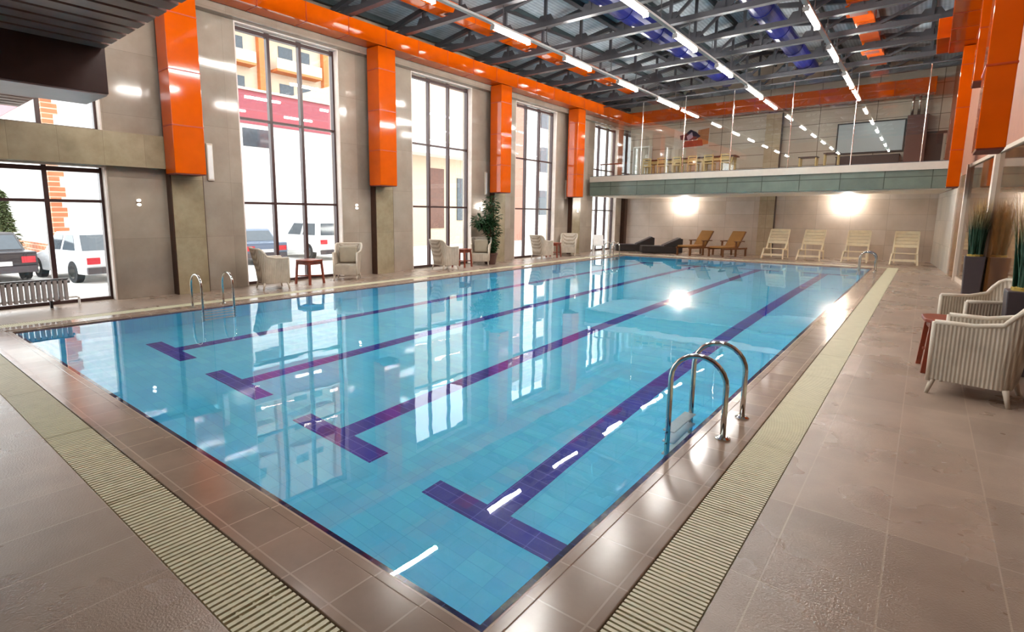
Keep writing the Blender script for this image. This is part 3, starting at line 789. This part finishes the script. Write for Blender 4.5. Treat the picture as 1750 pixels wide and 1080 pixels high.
def chaise(label, x, y, rz, src=[None]):
    if src[0] is not None: return dup(src[0], (x, y, 0), rz, label)
    t = thing('wicker_chaise', label, 'sun lounger', (x, y, 0), rz, 'dark wicker chaises in the far left corner')
    box(-.33, .33, -.95, .85, .03, .32).build('base', 'dark_wicker', t, bevel=.02)
    MB().prism([(.0, .32), (.85, .32), (.85, .66), (.78, .68)], 'X', -.33, .33).build('backrest', 'dark_wicker', t, bevel=.012)
    box(-.32, .32, -.94, .0, .32, .345).build('seat_pad', 'planter', t, bevel=.01)
    MB().hexa([(-.3, .04, .345), (.3, .04, .345), (.3, .76, .685), (-.3, .76, .685), (-.3, .02, .37), (.3, .02, .37), (.3, .74, .715), (-.3, .74, .715)]).build('back_pad', 'planter', t)
    src[0] = t; return t
chaise('dark brown wicker chaise in the far left corner behind the ladder', -10.85, 25.3, -1.0); chaise('dark brown wicker chaise between the corner and the teak loungers', -9.35, 24.85, -1.0)

# ------------------------------------------------------------------ plants
def leaves(n, blobs, size, rng):
    m = MB()
    for i in range(n):
        c, r = rng.choice(blobs)
        v = Vector((rng.gauss(0, 1), rng.gauss(0, 1), rng.gauss(0, 1))).normalized()*(rng.random()**.4)
        p = Vector(c)+Vector((v.x*r[0], v.y*r[1], v.z*r[2]))
        d = (Vector((v.x, v.y, v.z*.4-.25))+Vector((rng.uniform(-.5, .5), rng.uniform(-.5, .5), rng.uniform(-.3, .5)))).normalized()
        s = d.cross(Vector((0, 0, 1)))
        if s.length < .1: s = Vector((1, 0, 0))
        s = s.normalized(); L = size*rng.uniform(.7, 1.3); wd = L*.24
        nn = s.cross(d)*L*.12
        m.b.faces.new([m.b.verts.new(q) for q in (p, p+d*L*.5-s*wd+nn, p+d*L, p+d*L*.5+s*wd+nn)])
    return m
t = thing('potted_plant', 'tall leafy green plant in a brown pot between the second and third windows', 'potted plant', (-11.62, 14.8, 0))
MB().lathe([(.18, 0), (.25, .32), (.27, .34), (.27, .40), (.24, .40), (.23, .36)], 20).build('pot', 'pot_brown', t, smooth=False)
MB().lathe([(.02, .34), (.225, .35), (.02, .36)], 16).build('soil', 'bark', t)
MB().tube([(0, 0, .35), (.02, .03, .9), (-.02, .0, 1.5), (.0, .02, 2.15)], [.035, .03, .022, .01], 8).build('trunk', 'bark', t)
MB().tube([(.01, .02, .9), (-.0, -.3, 1.2), (.02, -.6, 1.5)], [.02, .016, .008], 6).build('branch', 'bark', t)
rng = random.Random(3)
leaves(1500, [((0, .02, 2.0), (.24, .26, .34)), ((.02, .05, 1.6), (.3, .34, .35)), ((.0, -.1, 1.4), (.3, .3, .25)), ((0, -.6, 1.5), (.24, .3, .2)), ((0, -.35, 1.35), (.2, .25, .16)),
               ((.0, .12, 1.1), (.26, .26, .3)), ((.0, .08, .75), (.2, .2, .3)), ((0, .05, .55), (.14, .14, .15))], .15, rng).build('foliage', 'leaf', t)
def grassmat():
    m, tt, b = nt('grass_blades')
    tc = N(tt, 'ShaderNodeTexCoord'); s = N(tt, 'ShaderNodeSeparateXYZ'); tt.links.new(tc.outputs['Generated'], s.inputs[0])
    f = ramp(tt, s.outputs['Z'], .42, .8)
    col = mixc(tt, f, lin((38, 78, 58)), lin((196, 162, 106)))
    col = mixc(tt, ramp(tt, noise(tt, tc.outputs['Object'], 26), .35, .7), col, mixc(tt, .45, col, (0.01, .02, .01, 1)))
    tt.links.new(col, b.inputs['Base Color']); b.inputs['Roughness'].default_value = .6
    return m
M['grass'] = grassmat()
def grass_planter(label, x, y, h, w, gh, rng):
    t = thing('grass_planter', label, 'potted plant', (x, y, 0), 0, 'tall grass planters on the right')
    a = w*.42
    MB().hexa([(-a, -a, 0), (a, -a, 0), (a, a, 0), (-a, a, 0), (-w/2, -w/2, h), (w/2, -w/2, h), (w/2, w/2, h), (-w/2, w/2, h)]).build('pot', 'planter', t, bevel=.012)
    MB().lathe([(w*.40, h-.01), (w*.40, h+.035), (w*.2, h+.06)], 12).build('moss', 'moss', t)
    m = MB()
    for i in range(420):
        r = w*.36*math.sqrt(rng.random()); a0 = rng.uniform(0, 2*PI)
        p = Vector((r*math.cos(a0), r*math.sin(a0), h)); lean = Vector((rng.gauss(0, .05), rng.gauss(0, .05), 0)); L = gh*rng.uniform(.6, 1.0)
        sd = Vector((math.cos(a0*3), math.sin(a0*3), 0))*.006
        q = p+lean*.5*L+Vector((0, 0, L*.55)); e = p+lean*1.3*L+Vector((0, 0, L))
        m.b.faces.new([m.b.verts.new(k) for k in (p-sd, p+sd, q+sd*.8, q-sd*.8)])
        m.b.faces.new([m.b.verts.new(k) for k in (q-sd*.8, q+sd*.8, e)])
    m.build('grass', 'grass', t)
grass_planter('tall grass in a charcoal planter farther along the right glass wall', .86, 15.6, .89, .33, 1.3, rng)
grass_planter('tall grass in a charcoal planter behind the nearest armchair', .92, 8.25, .92, .36, 1.15, rng)

# ------------------------------------------------------------------ radiator
t = thing('radiator', 'long grey ribbed radiator in front of the wide left window', 'radiator', (-11.98, 1.25, 0))
r = MB()
for i in range(37):
    y = -1.45+i*.08
    r.box(-.05, .05, y-.03, y+.03, .13, .50)
r.build('ribs', 'radiator', t, bevel=.012)
MB().tube([(0, -1.5, .46), (0, 1.5, .46)], .028, 8).build('header_pipe', 'rad_dark', t); MB().tube([(0, -1.5, .17), (0, 1.58, .17), (0, 1.62, .15), (0, 1.62, 0)], .02, 8).build('feed_pipe', 'white_pl', t)
box(-.055, .06, -1.5, 1.47, .50, .525).build('top_grille', 'rad_dark', t)
for y in (-1.2, 1.2): box(-.03, .03, y-.02, y+.02, 0, .14).build('foot', 'black', t)

for y, l in ((5.55, 'narrow pale panel fixed to the wall right of the nearest orange duct'), (15.25, 'narrow pale panel fixed to the wall left of the duct above the plant'), (20.85, 'narrow pale panel fixed to the wall left of the duct beside the balcony')):
    t = thing('wall_panel', l, 'wall panel', (WREC, y, 2.42), 0, 'narrow pale wall panels')
    box(.002, .05, -.07, .07, 0, .8).build('casing', 'post', t, bevel=.012); box(.05, .056, -.05, .05, .04, .76).build('front_plate', 'white_pl', t)
# ------------------------------------------------------------------ outside
GZ = -.25
struct(box(-90, WREC-.42, -40, 90, GZ-.2, GZ).build('ground_outside', 'paving'))
b = thing('white_building', 'white sided building across the street with brick corner and maroon band', 'building', (-24, 5.25, GZ))
box(-14, 0, 0, 14, 0, 6.0).build('wall', 'white_wall', b)
box(-14.02, .03, -.02, 14.02, 6.0, 7.45).build('maroon_band', 'maroon', b)
box(-14.05, .12, -.06, 14.05, 7.45, 7.55).build('parapet_cap', 'post', b)
q = MB()
for i in range(17):
    k = .42 if i % 2 else .28
    q.box(-k, .04, -.04, k, i*.36, i*.36+.35)
q.build('quoins', 'brick', b)
box(-14, -.3, -.05, 0, 0, .8).build('brick_plinth', 'brick', b)
box(0, .04, 7.2, 8.6, 5.0, 5.8).build('vent_window', 'pane_dark', b)
a = thing('apartment_building', 'tall cream and apricot apartment block with balconies seen above the white building', 'building', (-46, 16, GZ))
box(-10, 0, -6, 26, 0, 32).build('wall', 'cream', a)
for y in (-3, 3.5, 10, 16.5, 23): box(0, .5, y-.5, y+.5, 0, 32).build('pilaster_strip', 'apricot', a)
for k in range(4):
    for y in (.2, 6.7, 13.2, 19.7):
        z = 11.2+k*3.2
        o = box(0, 1.1, y-2.4, y+2.2, z, z+.2).build('balcony_slab', 'apricot', a)
        box(1.0, 1.1, y-2.4, y+2.2, z+.2, z+1.1).build('balustrade', 'cream', o)
        box(0, .06, y-1.6, y-.2, z+.5, z+2.4).build('window', 'pane_dark', a); box(0, .06, y+.3, y+1.6, z+.9, z+2.4).build('window', 'pane_dark', a)
c = thing('pale_building', 'pale building with a brown door seen through the second window', 'building', (-24.5, 21.5, GZ))
box(-10, 0, 0, 9, 0, 10).build('wall', 'cream', c); box(0, .05, 3.2, 4.7, 1.1, 4.9).build('door', plain('brown_door', (104, 62, 44), .5, var=.3), c)
box(0, 1.3, -.2, 9.2, 5.6, 6.2).build('canopy', 'white_pl', c)
for y in (1.2, 6.6): box(0, .06, y-.6, y+.6, 1.6, 4.4).build('window', 'pane_dark', c)
c = thing('pink_building', 'pinkish brick building seen through the third window', 'building', (-24.5, 31.2, GZ))
box(-10, 0, 0, 4.2, 0, 12).build('wall', plain('pink_brick', (170, 116, 100), .8, var=.12, vscale=8), c); box(-10, -.4, 4.2, 22, 0, 13).build('side_wing', 'white_wall', c)
for z in (2, 5.5, 9): box(-.38, -.3, 7, 9, z, z+2).build('window', 'pane_dark', c)
box(0, .1, -.1, 4.3, 11.8, 12.2).build('cornice', 'white_pl', c)
def car(name, label, loc, rz, paint, prof, cab, L, W_, wheelr=.31):
    """profile in (y,z): length along y, nose at -y; rear at +y"""
    t = thing(name, label, 'car', loc, rz, 'cars parked outside the windows')
    mb = MB().prism(prof, 'X', -W_/2, W_/2); mb.build('body', paint, t, bevel=.06, seg=3)
    lo, hi = cab
    k = MB(); i = .16
    b4 = [(-W_/2+.04, lo[0]), (W_/2-.04, lo[0]), (W_/2-.04, lo[1]), (-W_/2+.04, lo[1])]
    k.hexa([(x, y, lo[2]) for x, y in b4]+[(-W_/2+i, hi[0], hi[2]), (W_/2-i, hi[0], hi[2]), (W_/2-i, hi[1], hi[2]), (-W_/2+i, hi[1], hi[2])])
    k.build('roof', paint, t, bevel=.05, seg=3)
    def on(u, v, side):          # point on cabin side
        y = (lo[0]*(1-v)+hi[0]*v)*(1-u)+(lo[1]*(1-v)+hi[1]*v)*u
        x = (W_/2-.04)*(1-v)+(W_/2-i)*v; return (side*(x+.012), y, lo[2]+(hi[2]-lo[2])*v)
    for s in (-1, 1):
        for u0, u1 in ((.10, .48), (.54, .9)):
            MB().quad(on(u0, .12, s), on(u1, .12, s), on(u1-.02, .86, s), on(u0+.02, .86, s)).build('side_window', 'car_glass', t)
    for (y0, y1, nm, sg) in ((lo[1], hi[1], 'rear_window', 1), (lo[0], hi[0], 'windscreen', -1)):
        p = []
        for v, fx in ((.12, .9), (.86, .9)):
            x = ((W_/2-.04)*(1-v)+(W_/2-i)*v)*fx; y = y0*(1-v)+y1*v+sg*.015; z = lo[2]+(hi[2]-lo[2])*v
            p.append((x, y, z))
        (x1, ya, za), (x2, yb, zb) = p
        MB().quad((-x1, ya, za), (x1, ya, za), (x2, yb, zb), (-x2, yb, zb)).build(nm, 'car_glass', t)
    for s in (-1, 1):
        for y in (-L*.31, L*.3):
            w = MB().tube([(s*(W_/2-.18), y, wheelr), (s*(W_/2+.01), y, wheelr)], wheelr, 18).build('wheel', 'tyre', t)
            MB().tube([(s*(W_/2+.005), y, wheelr), (s*(W_/2+.02), y, wheelr)], wheelr*.6, 12).build('hubcap', 'steel_bright', w)
        zt = lo[2]-.2
        box(s*(W_/2-.22)-.16, s*(W_/2-.22)+.16, L/2-.03, L/2+.015, zt-.09, zt+.09).build('tail_lamp', 'tail', t)
        box(s*(W_/2-.26)-.16, s*(W_/2-.26)+.16, -L/2-.015, -L/2+.03, zt-.1, zt+.04).build('head_lamp', 'white_pl', t)
    box(-.26, .26, L/2-.01, L/2+.02, .48, .6).build('number_plate', 'white_pl', t)
    box(-W_/2+.05, W_/2-.05, L/2-.02, L/2+.05, .28, .46).build('bumper', 'planter', t)
    return t
sed = lambda L: [(-L/2, .3), (-L/2+.02, .62), (-L*.2, .84), (L*.3, .88), (L/2-.02, .86), (L/2, .55), (L/2-.05, .26), (-L/2+.05, .24)]
pt = lambda n, c: plain(n, c, .22, var=.04)
car('sedan_car', 'grey blue sedan parked outside the first tall window, rear towards the glass', (-21.7, 11.0, GZ), -PI/2-.06, pt('car_paint_grey', (100, 112, 132)), sed(4.3), ((-.85, 1.45, .84), (-.2, .95, 1.36)), 4.3, 1.72)
suvp = lambda L: [(-L/2, .4), (-L/2+.02, .85), (-L*.25, 1.0), (L/2-.03, 1.04), (L/2, .6), (L/2-.05, .36), (-L/2+.05, .34)]
car('white_suv', 'white suv parked outside the first tall window, right of the grey sedan', (-21.5, 14.1, GZ), -PI/2-.04, pt('car_paint_white', (240, 240, 240)), suvp(4.4), ((-.8, 2.1, 1.0), (-.2, 1.95, 1.66)), 4.4, 1.82, .36)
car('hatchback_car', 'white car parked outside the wide left window at its right edge', (-19.6, 5.0, GZ), -PI/2+.12, pt('car_paint_pearl', (232, 234, 238)), sed(4.0), ((-.8, 1.6, .84), (-.15, 1.2, 1.42)), 4.0, 1.68)
car('dark_car', 'dark car parked outside at the far left edge of the wide window', (-21.6, 2.75, GZ), -PI/2+.1, pt('car_paint_dark', (50, 46, 50)), sed(4.2), ((-.85, 1.4, .84), (-.2, .95, 1.38)), 4.2, 1.72)
t = thing('evergreen_tree', 'dark green conifer outside the wide left window', 'tree', (-27, 4.3, GZ))
MB().tube([(0, 0, 0), (0, 0, 2.9)], [.08, .02], 8).build('trunk', 'bark', t)
leaves(2200, [((0, 0, .6+.25*k), (.5-.055*k, .5-.055*k, .2)) for k in range(9)], .22, random.Random(5)).build('foliage', 'needle', t)
